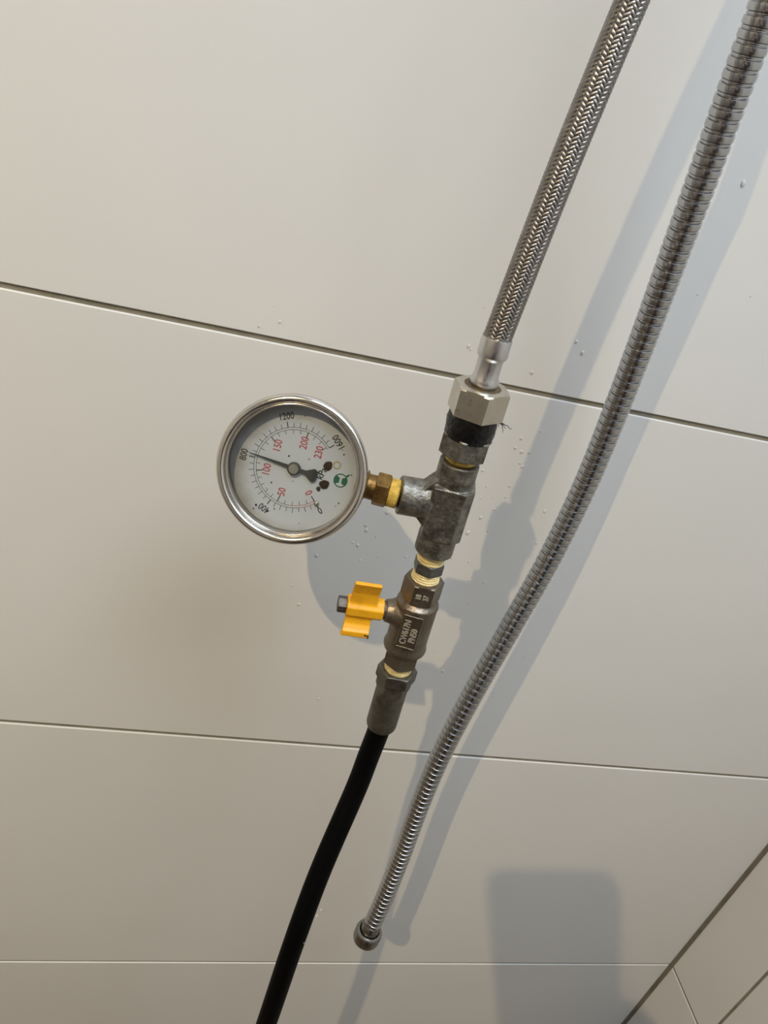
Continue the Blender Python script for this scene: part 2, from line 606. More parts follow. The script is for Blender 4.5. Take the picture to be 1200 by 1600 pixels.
# ------------------------------------------------------------------ the pipe stack axis
A0 = Vector((0.1055, -0.102, -0.08156))                 # lower end of the braid
A1 = Vector((0.11455, -0.102, -0.30263))                # lower end of the ferrule
UP = (A0 - A1).normalized()
AX = Vector((1, 0, 0)) - UP * UP.x
AX.normalize()
AY = UP.cross(AX)
STACK = Matrix((AX, AY, UP)).transposed()               # local x right, -y to the room, z up the stack
mm = 0.001
def onaxis(s):
    return A0 + UP * (s * mm)
def thing(name, label, cat, s):
    return empty(name, label, cat, onaxis(s), STACK)
def pr(base, *rs):                                      # (r mm, s mm) -> local metres
    return [(r * mm, (s - base) * mm) for r, s in rs]
CA = radians(-20.5)                                     # direction of the camera seen from the stack

# ------------------------------------------------------------------ braided hose
t = thing('braided_hose', 'braided stainless steel hose ending in a crimp collar and large hexagon nut', 'hose', -32.5)
tinv = t.matrix_world.inverted()
braid_pts = [(0.1055 - 0.00002, -0.102, -0.0835), (0.1055, -0.102, -0.0816), (0.1078, -0.0995, -0.0455), (0.1102, -0.0968, -0.0146),
             (0.1129, -0.0943, 0.0127), (0.1153, -0.0925, 0.0362), (0.1205, -0.089, 0.085), (0.1265, -0.087, 0.14), (0.132, -0.0865, 0.19), (0.138, -0.087, 0.25), (0.143, -0.082, 0.33), (0.146, -0.055, 0.395), (0.147, -0.016, 0.412)]
bp = Path([tinv @ Vector(q) for q in braid_pts], 500)
bm = bmesh.new()
sweep(bm, bp, [(bp.len * k / 80, 5.05 * mm) for k in range(81)], 24)
obj('hose_core', bm, M['core'], t)
bm = bmesh.new()
NC, LEAD, RB, AMP = 16, 26 * mm, 5.45 * mm, 0.24 * mm
hw = 0.66 * mm                                          # half width of a wire band
rate = 2 * pi / LEAD
steps = int(bp.len / LEAD * 16 * 4)
ca = cos(math.atan(RB * rate))
for d in (1, -1):
    for i in range(NC):
        rows_ = []
        for k in range(steps + 1):
            s = bp.len * k / steps
            th = d * rate * s + 2 * pi * i / NC + (0.0 if d > 0 else pi / NC)
            wv = sin(8 * th)
            wv = max(-1, min(1, wv * 1.6)) * d
            row = []
            for j, (q, hgt) in enumerate(((-1, -0.16), (-0.6, 0.06), (0, 0.10), (0.6, 0.06), (1, -0.16))):
                # offset across the band: mostly along the hose, partly around it
                ds = q * hw * (RB * rate) * ca
                dth = -d * q * hw * ca / RB
                row.append(bm.verts.new(bp.ring(max(0, min(bp.len, s + ds)), RB + AMP * wv + hgt * mm, th + dth)))
            rows_.append(row)
        for A, B in zip(rows_[:-1], rows_[1:]):
            for j in range(4):
                bm.faces.new((A[j], A[j + 1], B[j + 1], B[j]))
obj('wire_braid', bm, M['braid'], t, 60)
def wall_flange(par, x, z, r, m):                          # socket and cover plate where a hose leaves the wall
    b = bmesh.new()
    q = par.matrix_world.inverted() @ Matrix.Translation((x, 0, z)) @ Matrix.Rotation(radians(90), 4, 'X')
    lathe(b, [(k * mm, h * mm) for k, h in ((0, 0.2), (26, 0.2), (26, 2), (22, 5), (r + 4, 7), (r + 3, 8), (r + 3, 22), (r + 2, 23), (0, 23))], 40, mtx=q)
    obj('wall_flange', b, m, par, 35)
wall_flange(t, 0.147, 0.412, 5.5, M['satin'])
b0 = -32.5
bm = bmesh.new()
lathe(bm, pr(b0, (5.4, 0.3), (6.15, 0.4), (6.3, 0.0), (6.3, -4.9), (6.45, -6.2), (6.2, -7.4), (5.35, -8.4), (5.15, -9.4), (5.2, -15.8), (5.75, -17.0), (6.05, -18.4), (5.9, -19.6), (5.2, -20.4), (4.5, -20.4)), 48,
      rfun=lambda r, z, a: r * (1 - 0.035 * (abs(cos(4 * a)) ** 6)) if -8.6 * mm - b0 * mm > z > -16.2 * mm - b0 * mm else r)
obj('crimp_collar', bm, M['satin'], t)
bm = bmesh.new()
hexnut(bm, 12.3 * mm, (-33.0 - b0) * mm, (-20.6 - b0) * mm, CA + radians(20.5), cham=0.9 * mm, bot=False)
nut = obj('hex_nut', bm, M['nickel'], t, 30, label='dull silver hexagon nut')
bm = bmesh.new()
lathe(bm, pr(b0, (7.9, -20.62), (7.7, -20.5), (6.6, -20.35), (4.5, -20.3)), 40)
obj('stain_ring', bm, M['stain'], nut, label='brown rust stain around the hose on top of the nut')

# ------------------------------------------------------------------ taped adapter
t = thing('pipe_adapter', 'dark grey hexagon adapter wrapped in black tape under the silver nut', 'pipe fitting', -54.5)
b0 = -54.5
bm = bmesh.new()
hexnut(bm, 11.4 * mm, (-52.3 - b0) * mm, (-42.5 - b0) * mm, CA + radians(-2), cham=0.8 * mm)
obj('hex_body', bm, M['galv'], t, 30)
bm = bmesh.new()
def tape_r(r, z, a):
    v = noise.noise(Vector((r * sin(a) * 260, r * cos(a) * 260, z * 700 + a * 0.5)))
    w = noise.noise(Vector((sin(a) * 1.5, cos(a) * 1.5, z * 900 - a * 0.25)))
    return r + (0.28 * v + 0.34 * w) * mm
lathe(bm, pr(b0, (9.8, -33.2), (10.35, -33.3), (10.6, -34.4), (10.7, -35.6), (10.75, -36.8), (10.75, -38.0), (10.75, -39.2), (10.7, -40.4), (10.6, -41.6), (10.4, -42.6), (10.5, -43.6), (9.6, -44.1), (8, -44.2)), 72, rfun=tape_r)
tw = obj('tape_wrap', bm, M['tape'], t, 60, label='black self-sealing tape wound round the joint')
inv = t.matrix_world.inverted()
for pts in (((785 - 2, 660), (789, 664), (793, 665.5), (797, 670.5), (800, 669)), ((783, 660), (785, 667), (786, 676)), ((782, 658), (779, 663), (779.5, 667)), ((781, 662), (786, 664), (790, 670))):
    bm = bmesh.new()
    pp = Path([inv @ wallpt(x, y, -0.1045) for x, y in pts], 30)
    sweep(bm, pp, [(pp.len * k / 20, (0.22 - 0.006 * k) * mm) for k in range(21)], 8)
    obj('frayed_thread', bm, M['tape'], tw)
bm = bmesh.new()
prof = [(5, -51.5), (6.6, -51.6)]
for k in range(7):
    prof += [(6.75, -52.2 - 0.55 * k), (6.5, -52.45 - 0.55 * k)]
prof += [(5, -56.4)]
lathe(bm, pr(b0, *prof), 40)
obj('thread', bm, M['thread'], t, label='yellow sealant coated thread')

# ------------------------------------------------------------------ tee
SB = -77.5                                              # branch axis
DAZ = radians(5)
t = thing('pipe_tee', 'grey forged iron pipe tee joining gauge, taped adapter and valve', 'pipe fitting', SB)
b0 = SB
bm = bmesh.new()
lathe(bm, pr(b0, (0, -56.0), (8.6, -56.0), (8.85, -56.4), (8.95, -66.5), (8.6, -67.5), (8.6, -93), (9.0, -93.6), (9.1, -103.2), (8.8, -103.7), (0, -103.7)), 48)
BR = Matrix.Rotation(-DAZ, 4, 'Z') @ Matrix.Rotation(radians(-90), 4, 'Y')   # local z -> -x (towards the gauge)
lathe(bm, [(0, 22.4 * mm), (8.5 * mm, 22.4 * mm), (8.75 * mm, 22.0 * mm), (8.8 * mm, 9 * mm), (8.4 * mm, 8.4 * mm), (8.4 * mm, 0), (0, 0)], 48, mtx=BR)
# forged body block with a chamfered right side
h0, h1 = (-93.5 - b0) * mm, (-67.0 - b0) * mm
pts = [(-8.2 * mm, 9.4 * mm), (-8.2 * mm, -9.4 * mm), (6.0 * mm, -9.5 * mm), (10.0 * mm, -5.2 * mm), (10.0 * mm, 5.2 * mm), (6.0 * mm, 9.5 * mm)]
pts = [(x * cos(radians(-14)) - y * sin(radians(-14)), x * sin(radians(-14)) + y * cos(radians(-14))) for x, y in pts]
extrude_poly(bm, pts, h0, h1)
# webs in the two inside corners
for sg in (1, -1):
    b2 = bmesh.new()
    A = [b2.verts.new((x * mm, -4 * mm, z * mm * sg)) for x, z in ((-6, 7), (-14.0, 7), (-8.0, 13.5), (-6, 13.5))]
    B = [b2.verts.new((v.co.x, 4 * mm, v.co.z)) for v in A]
    for k in range(4):
        b2.faces.new((A[k], A[(k + 1) % 4], B[(k + 1) % 4], B[k]))
    b2.faces.new(A)
    b2.faces.new(B[::-1])
    bm = join(bm, b2)
bm = remeshed(bm, 0.00036, 5)
obj('tee_body', bm, M['galv'], t, 65)

# ------------------------------------------------------------------ gauge
D = STACK @ Vector((cos(DAZ), -sin(DAZ), 0.0))          # from the gauge towards the tee
GAZ, EL = radians(14), radians(18)
GN = Vector((-sin(GAZ) * cos(EL), -cos(GAZ) * cos(EL), sin(EL)))
GC = wallpt(456.0, 735.5, -0.0998) - GN * 0.001
S0 = GC - GN * 0.0115                                   # the stem leaves the case behind the bezel
D = (onaxis(SB) - D * 0.0224 - S0)                      # to the mouth of the branch
DLEN = D.length
D.normalize()
GY = -(D - GN * D.dot(GN)).normalized()
GX = GY.cross(GN)
GM = Matrix((GX, GY, GN)).transposed()
g = empty('pressure_gauge', 'round steel pressure gauge with white dial on the left branch of the tee', 'gauge', GC, GM)
def glathe(prof, seg=72, **k):
    b = bmesh.new()
    lathe(b, [(r * mm, z * mm) for r, z in prof], seg, **k)
    return b
obj('case', glathe([(0, -22), (26, -22), (28.5, -20.5), (29, -18), (29, -2.5), (28.2, -2.5), (28.2, -7.5), (0, -7.5)]), M['case'], g, 35)
obj('bezel', glathe([(28.4, -4.0), (31.4, -4.0), (32.1, -3.6), (32.3, -2.9), (32.1, -2.3), (31.7, -2.1), (32.2, -1.5), (32.6, -0.5), (32.6, 0.6), (32.1, 1.8), (31.3, 2.6), (30.4, 2.8), (29.5, 2.4), (28.95, 1.6), (28.8, 0.9),
                  (28.5, 1.25), (28.1, 1.35), (27.75, 1.1), (27.65, 0.5), (27.65, -1.2), (28.4, -1.2)], 96, close=True), M['bezel'], g, 50)
bm = glathe([(0, -0.9), (27.6, -0.9), (27.6, -0.5), (0, -0.5)], 72)
obj('glass', bm, M['glass'], g, 30)
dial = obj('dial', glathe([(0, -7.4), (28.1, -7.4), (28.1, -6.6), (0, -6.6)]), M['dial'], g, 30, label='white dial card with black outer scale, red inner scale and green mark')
ZD = -6.55
def polar(r, a):                                        # a: degrees clockwise from gauge-up, gauge frame, mm
    return (r * sin(radians(a)), r * cos(radians(a)))
def arc(bm, r0, r1, a0, a1, z, n=90):
    prev = None
    for k in range(n + 1):
        a = a0 + (a1 - a0) * k / n
        x0, y0 = polar(r0, a)
        x1, y1 = polar(r1, a)
        cur = (bm.verts.new((x0 * mm, y0 * mm, z * mm)), bm.verts.new((x1 * mm, y1 * mm, z * mm)))
        if prev:
            bm.faces.new((prev[0], cur[0], cur[1], prev[1]))
        prev = cur
def tick(bm, r0, r1, a, w, z):
    x0, y0 = polar(r0, a)
    x1, y1 = polar(r1, a)
    tx, ty = polar(w / 2, a + 90)
    bm.faces.new([bm.verts.new(((x) * mm, (y) * mm, z * mm)) for x, y in ((x0 - tx, y0 - ty), (x0 + tx, y0 + ty), (x1 + tx, y1 + ty), (x1 - tx, y1 - ty))])
RO, RI = 17.75, 16.75
bm = bmesh.new()
arc(bm, RO - 0.1, RO + 0.1, -112, 135, ZD)
arc(bm, RI - 0.1, RI + 0.1, -95, 135, ZD)
for k in range(33):
    a = -135 + 270 * k / 32
    if k % 8 == 0:
        tick(bm, RO if k else RI - 2.4, RO + 2.6, a, 0.42, ZD)
    else:
        tick(bm, RO, RO + (2.3 if k % 2 == 0 else 1.9), a, 0.24, ZD)
for k in range(24):
    v = k * 10
    a = -135 + 270 * v / 232.0
    if k and k % 5 == 0:
        tick(bm, RI, RI - 3.0, a, 0.42, ZD)
    else:
        tick(bm, RI, RI - 1.8, a, 0.22, ZD)
obj('scale_marks', bm, M['ink'], dial, None)
bm = bmesh.new()
arc(bm, RI - 0.1, RI + 0.1, -135, -95, ZD, 30)
arc(bm, RO - 0.1, RO + 0.1, -135, -112, ZD + .01, 20)
obj('red_arc', bm, M['red'], dial, None)
def num(body, r, a, size, rot, m, name, thick=0.0, sx=0.8):
    x, y = polar(r, a)
    mt = Matrix.Translation((x * mm, y * mm, ZD * mm + 0.00002)) @ Matrix.Rotation(radians(rot), 4, 'Z')
    b = text_bm(body, size * mm, 0, mt, thick * mm, sx)
    o = obj(name, b, m, dial, None)
    return o
for v, rot in ((0, 135), (400, 67.5), (800, 0), (1200, -67.5), (1600, -135 + 180)):
    a = -135 + 270 * v / 1600
    num(str(v), 22.6 if v else 21.6, a, 4.3, rot, M['ink'], 'numeral', 0.05)
for v, r in ((0, 12.2), (50, 11.7), (100, 11.8), (150, 11.6), (200, 11.6), (230, 12.6)):
    a = -135 + 270 * v / 232.0
    num(str(v), r + 0.3, a, 4.6, 0 if v else 40, M['red'] if v else M['red'], 'numeral', 0.07)
# unit and maker's mark; gauge x,y in mm
def gtext(body, x, y, size, rot, m, name, sx=0.85, thick=0.0):
    mt = Matrix.Translation((x * mm, y * mm, ZD * mm + 0.00002)) @ Matrix.Rotation(radians(rot), 4, 'Z')
    return obj(name, text_bm(body, size * mm, 0, mt, thick * mm, sx), m, dial, None)
LX, LY, LR = 0.0, -20.8, 3.1
bm = bmesh.new()
arc_c = [(LX + r * cos(a), LY + r * sin(a)) for r in (LR,) for a in [2 * pi * k / 48 for k in range(48)]]
def flat(pts, z, bm):
    bm.faces.new([bm.verts.new((x * mm, y * mm, z * mm)) for x, y in pts])
for k in range(48):                                     # ring
    a0, a1 = 2 * pi * k / 48, 2 * pi * (k + 1) / 48
    flat([(LX + LR * cos(a0), LY + LR * sin(a0)), (LX + LR * cos(a1), LY + LR * sin(a1)), (LX + LR * .84 * cos(a1), LY + LR * .84 * sin(a1)), (LX + LR * .84 * cos(a0), LY + LR * .84 * sin(a0))], ZD + .03, bm)
for sg in (1, -1):                                      # solid caps above and below the bar of the white H
    q = [(LX + LR * .86 * cos(a), LY + sg * LR * .86 * sin(a)) for a in [radians(48 + 84 * k / 12) for k in range(13)]]
    q += [(LX - LR * .36, LY + sg * LR * .17), (LX + LR * .36, LY + sg * LR * .17)]
    flat(q, ZD + .03, bm)
flat([(LX + LR * .62, LY - LR * .72), (LX + LR * .80, LY - LR * .55), (LX + LR * 1.2, LY - LR * .95), (LX + LR * 1.0, LY - LR * 1.13)], ZD + .03, bm)
obj('green_mark', bm, M['green'], dial, None, label='green ring mark with a white H and a short tail')
# pointer
NA = 5.0
ND = Matrix.Rotation(radians(-NA), 4, 'Z')
bm = bmesh.new()
def plate(bm, pts, z0, z1, mt):
    A = [bm.verts.new(mt @ Vector((x * mm, y * mm, z0 * mm))) for x, y in pts]
    B = [bm.verts.new(mt @ Vector((x * mm, y * mm, z1 * mm))) for x, y in pts]
    n = len(pts)
    for k in range(n):
        bm.faces.new((A[k], A[(k + 1) % n], B[(k + 1) % n], B[k]))
    bm.faces.new(A[::-1])
    bm.faces.new(B)
plate(bm, [(-0.12, 20.6), (0.12, 20.6), (0.85, 2.0), (1.0, -5.2), (3.0, -8.6), (2.4, -10.3), (0, -10.7), (-2.4, -10.3), (-3.0, -8.6), (-1.0, -5.2), (-0.85, 2.0)], -5.3, -5.0, ND)
needle = obj('needle', bm, M['needle'], g, None, label='black pointer with a flared tail')
obj('hub_ring', glathe([(0, -5.6), (2.9, -5.6), (2.9, -4.3), (2.3, -4.1), (0, -4.1)], 32), M['needle'], needle, 30)
obj('hub_cap', glathe([(0, -4.2), (2.15, -4.15), (2.1, -3.7), (0.5, -3.65), (0.45, -3.75), (0, -3.75)], 32), M['hub'], needle, 30)
def gxy(px, py):                                        # photo pixel -> gauge plane coordinates, mm
    d = RT * ((px - 600) / FPX) + DN * ((py - 800) / FPX) + FW
    o_ = GC + GN * (ZD * mm)
    k = (o_ - CAM).dot(GN) / d.dot(GN)
    q = CAM + d * k - o_
    return q.dot(GX) / mm, q.dot(GY) / mm
def disc(x, y, r, h, seg=20, jit=0.0, seed=0):
    b = bmesh.new()
    rg = random.Random(seed)
    ph = [rg.uniform(0, 6.28) for _ in range(4)]
    lathe(b, [(r * mm, ZD * mm), (r * .92 * mm, (ZD + h * .7) * mm), (r * .6 * mm, (ZD + h) * mm), (0, (ZD + h) * mm)], seg, mtx=Matrix.Translation((x * mm, y * mm, 0)),
          rfun=lambda rr, z, a: rr * (1 + jit * (sin(2 * a + ph[0]) + .7 * sin(3 * a + ph[1]) + .6 * sin(5 * a + ph[2]))))
    return b
ux, uy = gxy(503.0, 740.0)
gtext('kPa', ux, uy, 4.3, -13, M['ink'], 'unit_text', 0.9, 0.06)
for i, (px, py, r) in enumerate(((512.5, 728, 2.0), (506.5, 757, 2.1))):
    x, y = gxy(px, py)
    obj('dial_screw', disc(x, y, r, 0.8, 24, 0.07, i), M['rust'], dial, 40, label='rust-blackened dial screw' )
x, y = gxy(497.5, 764); obj('rust_spot', disc(x, y, 1.05, 0.15, 18, 0.08, 5), M['needle'], dial, 40)
x, y = gxy(494.5, 787); obj('stop_pin', disc(x, y, 1.15, 1.0, 18, 0.02, 6), M['hub'], dial, 40)
x, y = gxy(526.5, 727)
bm = bmesh.new()
lathe(bm, [(1.9 * mm, ZD * mm), (1.7 * mm, (ZD + .12) * mm), (1.25 * mm, (ZD + .12) * mm), (1.1 * mm, ZD * mm)], 24, mtx=Matrix.Translation((x * mm, y * mm, 0)))
obj('rust_ring', bm, M['rust_pale'], dial)
b_all = []
for i, (px, py, r) in enumerate(((477, 650, .3), (537.5, 710.5, .38), (549, 742.5, .3), (529, 786.5, .35), (424, 754, .4), (483, 717.5, .3), (457.5, 752, .25), (400, 789, .55), (396, 794.5, .35), (428.5, 795, .35),
                                  (467, 818, .25), (535, 703, .25), (451.5, 712.5, .45), (524, 791, .25), (416, 763, .2))):
    x, y = gxy(px, py)
    b_all.append(disc(x, y, r, 0.04, 10, 0.1, i + 20))
obj('dirt_specks', join(*b_all), M['chip'], dial, 40, kind='stuff')
# brass stem between case and tee
dl = GM.inverted() @ D
ST = Matrix.Translation((0, 0, -0.0115)) @ Vector((0, 0, 1)).rotation_difference(dl).to_matrix().to_4x4()
def sl(prof, seg=40):
    b = bmesh.new()
    lathe(b, [(r * mm, z * mm) for r, z in prof], seg, mtx=ST)
    return b
Q = DLEN / mm
stem = obj('stem', sl([(0, 27.5), (6.9, 27.5), (7.0, Q - 16.6), (6.8, Q - 15.0), (5.8, Q - 14.7), (5.6, Q - 14.2), (5.7, Q - 10.5), (0, Q - 10.5)]), M['brass'], g, 35, label='tarnished brass stem')
bm = bmesh.new()
hexnut(bm, 7.9 * mm, (Q - 11.0) * mm, (Q - 4.8) * mm, radians(40), cham=0.5 * mm, mtx=ST)
obj('stem_hex', bm, M['brass'], stem, 30)
prof = [(5, Q - 4.9), (6.3, Q - 4.8)]
for k in range(6):
    prof += [(6.75, Q - 4.5 + 0.75 * k), (6.35, Q - 4.1 + 0.75 * k)]
prof += [(5, Q + 0.2)]
obj('thread', sl(prof), M['thread'], stem, 30, label='yellow sealant coated thread')

# ------------------------------------------------------------------ hexagon nipple between tee and valve
b0 = -119.5
t = thing('hex_nipple', 'short dark nipple with yellow sealed threads between tee and ball valve', 'pipe fitting', b0)
bm = bmesh.new()
hexnut(bm, 7.35 * mm, (-115.2 - b0) * mm, (-109.4 - b0) * mm, CA + radians(17), cham=0.4 * mm)
obj('hex_collar', bm, M['galv_dark'], t, 30)
def thread(name, s0, s1, r, m, par, base, n=6, r1=None, lab=None):
    prof = [(r - 1.6, s0)]
    for k in range(n):
        f = k / n
        rr = r + ((r1 or r) - r) * f
        prof += [(rr - .38, s0 + (s1 - s0) * f), (rr, s0 + (s1 - s0) * (f + .5 / n))]
    prof += [((r1 or r) - .2, s1), (r - 1.6, s1)]
    b = bmesh.new()
    lathe(b, pr(base, *prof), 48, rfun=lambda rr, z, a: rr + 0.2 * mm * noise.noise(Vector((sin(a) * 4, cos(a) * 4, z * 1300))))
    return obj(name, b, m, par, 35, label=lab)
thread('thread', -103.8, -109.4, 6.65, M['thread_pale'], t, b0, 4, lab='upper thread coated in pale yellow sealant')
thread('thread', -115.2, -121.4, 6.5, M['thread_pale'], t, b0, 5, 7.2, lab='lower thread coated in pale yellow sealant')

# ------------------------------------------------------------------ ball valve
SV = -142.5
t = thing('ball_valve', 'small nickel-plated ball valve with a yellow butterfly handle', 'valve', SV)
b0 = SV
bm = bmesh.new()
lathe(bm, pr(b0, (0, -126), (8.0, -126), (8.0, -131.6), (8.6, -132.4), (10.3, -133.8), (10.55, -135.2), (10.3, -136.2), (10.3, -158.5), (10.6, -160.2), (11.0, -161.6), (10.9, -163.2), (9.9, -164.6), (8.5, -165.3), (8.4, -166), (0, -166)), 64)
lathe(bm, [(0, 14.6 * mm), (5.4 * mm, 14.6 * mm), (5.6 * mm, 14.2 * mm), (6.2 * mm, 11.6 * mm), (7.8 * mm, 8.6 * mm), (8.8 * mm, 6 * mm), (8.8 * mm, 0), (0, 0)], 40, mtx=BR)
# raised frame round the casting letters
PF = CA + radians(3)
def plaque(bm, x0, x1, z0, z1, y0, y1):
    b2 = bmesh.new()
    box(b2, x0 * mm, x1 * mm, y0 * mm, y1 * mm, z0 * mm, z1 * mm)
    for v in b2.verts:
        v.co = Matrix.Rotation(PF, 4, 'Z') @ v.co
    return join(bm, b2)
bm = plaque(bm, -4.6, 4.6, -13.6, 6.0, -10.35, -5)
bm = remeshed(bm, 0.00033, 4)
vb = obj('valve_body', bm, M['valve'], t, 65)
bm = bmesh.new()
hexnut(bm, 9.75 * mm, (-131.4 - b0) * mm, (-120.0 - b0) * mm, CA + radians(41), cham=0.6 * mm)
obj('hex_end', bm, M['valve'], t, 28)
bm = bmesh.new()
hexnut(bm, 9.2 * mm, (-173.6 - b0) * mm, (-164.5 - b0) * mm, CA + radians(3), cham=0.5 * mm, top=False)
obj('hex_end', bm, M['valve'], t, 28)
def vtext(body, size, dx, s, ydist, m=M['letters'], sx=0.8, face=PF):
    mt = Matrix.Rotation(face, 4, 'Z') @ Matrix.Translation((dx * mm, -ydist * mm, (s - b0) * mm)) @ Matrix.Rotation(radians(90), 4, 'X') @ Matrix.Rotation(radians(90), 4, 'Z')
    return obj('cast_lettering', text_bm(body, size * mm, 0.22 * mm, mt, 0.05 * mm, sx), m, vb, None)
vtext('CW617N', 4.6, -1.9, -146.3, 10.4)
vtext('PN50', 4.6, 2.2, -147.6, 10.4)
HF = CA + radians(11)                                   # the hexagon flat that faces the room
vtext('18', 3.9, -1.8, -125.7, 8.5, face=HF)
vtext('37', 3.9, 1.8, -125.7, 8.5, face=HF)
bm = bmesh.new()                                        # frame of the plaque
for (x0, x1, z0, z1) in ((-4.6, 4.6, -13.9, -13.0), (-4.6, 4.6, 5.6, 6.4), (-4.9, -4.3, -13.9, 6.4), (4.2, 4.7, -13.9, 6.4)):
    bm = plaque(bm, x0, x1, z0, z1, -10.6, -9.5)
bmesh.ops.bevel(bm, geom=bm.edges[:], offset=0.15 * mm, segments=1, affect='EDGES')
obj('plaque_rim', bm, M['valve'], vb, 30)
# spindle, packing and end nut on the branch axis
spd = obj('spindle', lathe(bmesh.new(), [(0, 13 * mm), (4.6 * mm, 13.5 * mm), (4.6 * mm, 15.4 * mm), (3.4 * mm, 15.6 * mm), (3.4 * mm, 34 * mm), (0, 34 * mm)], 32, mtx=BR), M['stem'], t, 30)
bm = bmesh.new()
hexnut(bm, 4.2 * mm, 33.7 * mm, 38.0 * mm, radians(20), 6, cham=0.3 * mm, mtx=BR)
obj('spindle_nut', bm, M['stem'], spd, 28)
# handle in branch frame: x' across the valve front, u along the branch (z of BR), v up the stack
HR = Matrix.Rotation(-DAZ, 4, 'Z')
def H(u, yv, v):                                        # u mm outwards along branch, y mm, v mm up
    return HR @ Vector((-u * mm, yv * mm, v * mm))
bm = bmesh.new()
# hub: rounded hexagonal barrel round the spindle
hubprof = [(0, 15.6), (5.4, 15.6), (5.7, 16.0), (5.7, 33.2), (5.2, 33.8), (0, 33.8)]
lathe(bm, [(r * mm, z * mm) for r, z in hubprof], 8, mtx=BR, phase=pi / 8)
# wings: one bent strip 13 mm wide
prof = [(-13.2, -7.6), (-10.2, -7.5), (-9.4, -6.4), (-7.4, -4.6), (-4.6, -3.8), (0, -4.4), (5, -3.4), (10.5, -3.4), (14.0, -4.4), (17.4, -5.8)]
th = 2.6
A, B = [], []
for v, y in prof:
    u0 = 20.6 if v < 0 else 19.6
    u1 = 33.2 if v < 0 else 32.6
    fl = 1.6 * max(0, abs(v) - 6) / 9 if v < 0 else 0.0
    A.append([bm.verts.new(H(u0, y, v)), bm.verts.new(H(u1 + fl, y, v))])
    B.append([bm.verts.new(H(u0, y + th, v)), bm.verts.new(H(u1 + fl, y + th, v))])
for k in range(len(prof) - 1):
    bm.faces.new((A[k][0], A[k][1], A[k + 1][1], A[k + 1][0]))
    bm.faces.new((B[k][0], B[k + 1][0], B[k + 1][1], B[k][1]))
    bm.faces.new((A[k][0], A[k + 1][0], B[k + 1][0], B[k][0]))
    bm.faces.new((A[k][1], B[k][1], B[k + 1][1], A[k + 1][1]))
bm.faces.new((A[0][0], B[0][0], B[0][1], A[0][1]))
bm.faces.new((A[-1][0], A[-1][1], B[-1][1], B[-1][0]))
bm = remeshed(bm, 0.00035, 4)
hd = obj('butterfly_handle', bm, M['yellow'], t, 60, label='yellow coated butterfly handle')
bm = bmesh.new()
for (u0, u1, v0, v1) in ((20.7, 22.6, -11.7, -11.1), (20.6, 21.2, -13.1, -11.2), (22.2, 22.9, -11.4, -10.8)):
    vs = [bm.verts.new(H(u, -7.66, v)) for u, v in ((u0, v0), (u1, v0), (u1, v1), (u0, v1))]
    ws = [bm.verts.new(v_.co + Vector((0, 0.0006, 0))) for v_ in vs]
    for k in range(4):
        bm.faces.new((vs[k], vs[(k + 1) % 4], ws[(k + 1) % 4], ws[k]))
    bm.faces.new(vs)
    bm.faces.new(ws[::-1])
obj('paint_chip', bm, M['chip'], hd, None)

# ------------------------------------------------------------------ black hose with crimped ferrule
b0 = -220.5
t = thing('rubber_hose', 'plain black rubber hose hanging from a grey crimped ferrule below the valve', 'hose', b0)
bm = bmesh.new()
hexnut(bm, 10.6 * mm, (-185.5 - b0) * mm, (-178.0 - b0) * mm, CA + radians(-20), cham=0.5 * mm)
hexnut(bm, 9.3 * mm, (-192.5 - b0) * mm, (-184.5 - b0) * mm, CA + radians(-20), cham=2.2 * mm, top=False)
lathe(bm, pr(b0, (0, -184.5), (7.6, -184.6), (8.2, -192.0), (8.25, -193), (8.3, -217.5), (8.25, -219.0), (7.7, -220.4), (6.2, -220.6), (0, -220.6)), 48)
obj('ferrule', remeshed(bm, 0.00036, 4), M['ferrule'], t, 60)
thread('thread', -173.4, -178.6, 7.3, M['thread_pale'], t, b0, 2, lab='pale yellow sealant above the ferrule')
tinv = t.matrix_world.inverted()
rub = [(0.1143, -0.1021, -0.3000), (0.1141, -0.1025, -0.3102), (0.1131, -0.1040, -0.3257), (0.1104, -0.1095, -0.3467), (0.0985, -0.1305, -0.3905), (0.0913, -0.147, -0.4327), (0.088, -0.157, -0.506), (0.0855, -0.164, -0.62), (0.084, -0.168, -0.75), (0.083, -0.17, -0.92)]
bp = Path([tinv @ Vector(q) for q in rub], 200)
bm = bmesh.new()
sweep(bm, bp, [(bp.len * k / 160, 6.1 * mm) for k in range(161)], 32)
obj('hose_tube', bm, M['black'], t, 60)

# ------------------------------------------------------------------ corrugated shower hose
# its run in front of the wall: where it passes and how far it stands off the tiles
RUN = ((1300, -300, .0735), (1230, -90, .0715), (1195, 16, .0703), (1166, 91, .0680), (1136.6, 170, .0648), (1096, 283, .0604), (1056, 391, .0552), (1016, 500, .0497), (968.6, 625, .0446), (918, 750, .0430),
       (861, 868, .0465), (802, 973, .0533), (742, 1078, .0592), (691, 1175, .0632), (656.5, 1256, .0656), (622, 1350, .0687), (596.5, 1412, .0722), (577, 1454, .0755))
sh = [(0.215, -0.016, 0.432), (0.212, -0.045, 0.42), (0.200, -0.070, 0.36), (0.185, -0.078, 0.27), (0.173, -0.0768, 0.18)] + [tuple(wallpt(x, y, -d)) for x, y, d in RUN]
t = empty('shower_hose', 'corrugated chrome shower hose hanging free with a round nut at its lower end', 'hose', Vector(sh[-1]) - Vector((0, 0, 0.012)))
tinv = t.matrix_world.inverted()
wall_flange(t, 0.215, 0.432, 7.0, M['chrome'])
bpth = Path([tinv @ Vector(q) for q in sh], 800)
PITCH = 4.4 * mm
nr = int(bpth.len / PITCH)
prof = []
